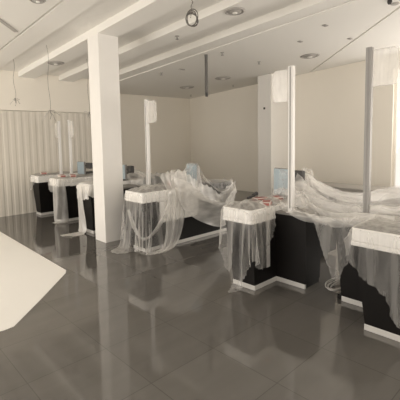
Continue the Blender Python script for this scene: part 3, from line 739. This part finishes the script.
# heavy gathered fall over the side
PK = (3.52, 3.78, 4.32, 4.52, .84, 1.05)
patch('plastic_sheet', [[(3.46,4.52,1.02),(3.56,4.42,1.10),(3.70,4.36,1.11),(3.80,4.36,1.07)],[(3.40,4.30,.97),(3.50,4.26,1.02),(3.60,4.245,1.02),(3.68,4.245,.96)],[(3.24,4.22,.70),(3.33,4.21,.70),(3.43,4.21,.68),(3.53,4.22,.66)],[(3.08,4.19,.40),(3.18,4.18,.38),(3.28,4.18,.36),(3.38,4.2,.34)],[(2.94,4.16,.08),(3.04,4.13,.07),(3.13,4.12,.10),(3.22,4.14,.16)]],
    B4+[PK], 'gathered milky plastic falling from a peak down the side of the long middle counter', nu=56, nv=64, fu=1.7, fv=1.02, folds=('u', 6, .03), pins='top', steps=80, seed=13, material='film_thick')
# thin tent over the screen towards the rear end
patch('plastic_sheet', [[(3.60,4.70,.92),(3.80,4.66,1.0),(3.95,4.60,1.12),(4.03,4.58,1.10),(4.25,4.66,.90),(4.55,4.68,.87),(4.86,4.68,.87)],
    [(3.60,4.50,.96),(3.80,4.47,1.05),(3.96,4.44,1.20),(4.03,4.43,1.20),(4.22,4.48,.98),(4.5,4.5,.90),(4.86,4.5,.88)],
    [(3.58,4.36,.98),(3.80,4.30,1.03),(3.93,4.28,1.19),(4.04,4.27,1.18),(4.22,4.30,.98),(4.5,4.33,.90),(4.88,4.33,.88)],
    [(3.60,4.26,.90),(3.80,4.22,.90),(3.94,4.20,.92),(4.06,4.20,.90),(4.25,4.22,.88),(4.5,4.24,.87),(4.89,4.25,.86)],
    [(3.62,4.22,.70),(3.80,4.21,.70),(3.95,4.19,.68),(4.10,4.19,.66),(4.28,4.19,.62),(4.58,4.22,.60),(4.90,4.24,.62)]],
    B4+[PK, MON['4']], 'thin plastic tent drawn over the blue panel of the long middle counter', nu=70, nv=56, fu=1.05, fv=1.06, folds=('u', 9, .016), pins=None,
    pts=[(0,.25),(0,.5),(.17,.4),(.33,.3),(.33,.5),(.5,.3),(.5,.5),(.67,.5),(1,.25),(1,.5),(1,.75),(.33,.75),(.5,.75),(.67,.75)], steps=60, fric=1.0, seed=17, material='film')
# twisted bundle running down across the side
def bundle(axis, rad, bulge, rows=7):
    out = []
    for k in range(rows):
        a = math.pi*(k/(rows-1) - .5)
        out.append([(x, y - bulge*math.cos(a)*r + .35*r*max(0, math.sin(-a)), z - r*math.sin(a)) for (x, y, z), r in zip(axis, rad)])
    return out
patch('plastic_sheet', bundle([(3.56,4.34,1.05),(3.70,4.24,.98),(3.82,4.20,.86),(3.98,4.18,.75),(4.14,4.16,.67),(4.28,4.15,.60),(4.42,4.16,.58),(4.58,4.20,.67),(4.82,4.24,.82)], [.06,.14,.17,.17,.17,.16,.14,.10,.05], .8),
    B4+[PK], 'twisted milky plastic bundle running down across the black side of the long middle counter', nu=80, nv=60, fu=1.02, fv=1.6, folds=('v', 6, .045), pins=None,
    pts=[(k/12, v) for k in range(13) for v in (0, .5)], steps=30, fric=1.0, seed=27, smooth=2, material='film_bundle')
# -- behind the column
cut_sheet('plastic_sheet', [(2.96,6.30),(2.70,6.28),(2.66,6.1),(2.74,5.8),(2.96,5.56),(3.6,5.74),(3.6,6.25),(3.2,6.26)], .875, B3, 'white plastic sheet over the counter half hidden by the column', d=.025, squeeze=(.96,.95), centre=(3.3,6.0), hold=(3.04,3.7,5.85,6.14,.857), seed=18, material='film_milky')
patch('plastic_strip', [[(2.955,6.20,.80),(2.955,6.02,.80)],[(2.93,6.17,.55),(2.93,6.03,.55)],[(2.92,6.08,.30),(2.92,5.97,.30)],[(2.90,6.06,.10),(2.90,5.93,.10)],[(2.78,6.05,.02),(2.80,5.90,.02)],[(2.60,6.10,.012),(2.60,6.03,.012)]],
    B3, 'white plastic strip trailing onto the floor left of the column', nu=14, nv=70, fu=1.9, fv=1.03, folds=('u', 2, .02), pins='top', steps=50, seed=21, material='film_milky')
patch('plastic_sheet', [[(3.75,6.16,.87),(4.2,6.14,.90),(4.5,6.16,.87),(4.84,6.16,.87)],[(3.74,5.95,.93),(3.95,5.92,1.05),(4.4,5.95,.90),(4.85,5.95,.88)],[(3.76,5.76,.87),(4.1,5.76,.90),(4.45,5.76,.87),(4.86,5.77,.87)],[(3.78,5.73,.60),(4.1,5.72,.55),(4.5,5.72,.6),(4.86,5.74,.6)],[(3.80,5.72,.30),(4.1,5.70,.22),(4.5,5.70,.35),(4.86,5.72,.3)]],
    B3, 'plastic sheet over the rear of the counter seen just right of the column', nu=44, nv=44, fu=1.25, fv=1.02, folds=('u', 6, .025), pins=None, pts=[(k/10, v) for k in range(11) for v in (0, .25, .5)], steps=40, fric=1.0, seed=51, material='film_thick')
patch('plastic_sheet', [[(3.40,5.10,.82),(3.6,5.12,.82),(3.80,5.12,.80)],[(3.38,4.95,.84),(3.6,4.96,.86),(3.80,4.95,.83)],[(3.37,4.80,.85),(3.6,4.82,.88),(3.80,4.80,.87)],[(3.36,4.70,.89),(3.6,4.68,.90),(3.82,4.66,.90)]],
    B4, 'crumpled plastic around the foot of the slim white pole', nu=30, nv=30, fu=1.25, fv=1.2, folds=('u', 4, .02), pins=None, pts=[(k/6, v) for k in range(7) for v in (0, .5, 1)], steps=24, fric=1.0, seed=52, material='film_thick')
# -- left of the column
cut_sheet('plastic_sheet', [(2.96,7.50),(2.72,7.50),(2.68,7.3),(2.80,7.1),(2.9,6.9),(3.2,6.95),(3.9,6.98),(3.9,7.46),(3.3,7.48)], .875, B2, 'plastic sheet over the top of the counter left of the column', d=.027, squeeze=(.96,.95), centre=(3.3,7.3), hold=(3.04,4.0,7.12,7.41,.857), seed=19)
patch('plastic_strip', [[(2.95,7.20,.86),(2.955,7.05,.86),(3.10,7.02,.86)],[(2.93,7.20,.55),(2.93,7.03,.55),(3.08,7.0,.55)],[(2.92,7.18,.3),(2.92,7.02,.3),(3.06,6.98,.3)],[(2.91,7.14,.02),(2.91,7.02,.02),(3.04,6.98,.02)]],
    B2, 'plastic strip hanging to the floor at the counter left of the column', nu=26, nv=40, fu=1.5, folds=('u', 4, .02), pins='top', steps=60, seed=22, material='film_thick')
cut_sheet('plastic_sheet', [(2.96,8.52),(2.66,8.54),(2.62,8.40),(2.80,8.2),(2.96,8.0),(3.3,8.0),(3.9,8.06),(3.9,8.5),(3.2,8.5)], .875, B1, 'thin plastic sheet on the counter nearest the ribbed wall', d=.03, squeeze=(.96,.95), centre=(3.3,8.3), hold=(3.04,4.0,8.13,8.42,.857), seed=23, material='film_thin')
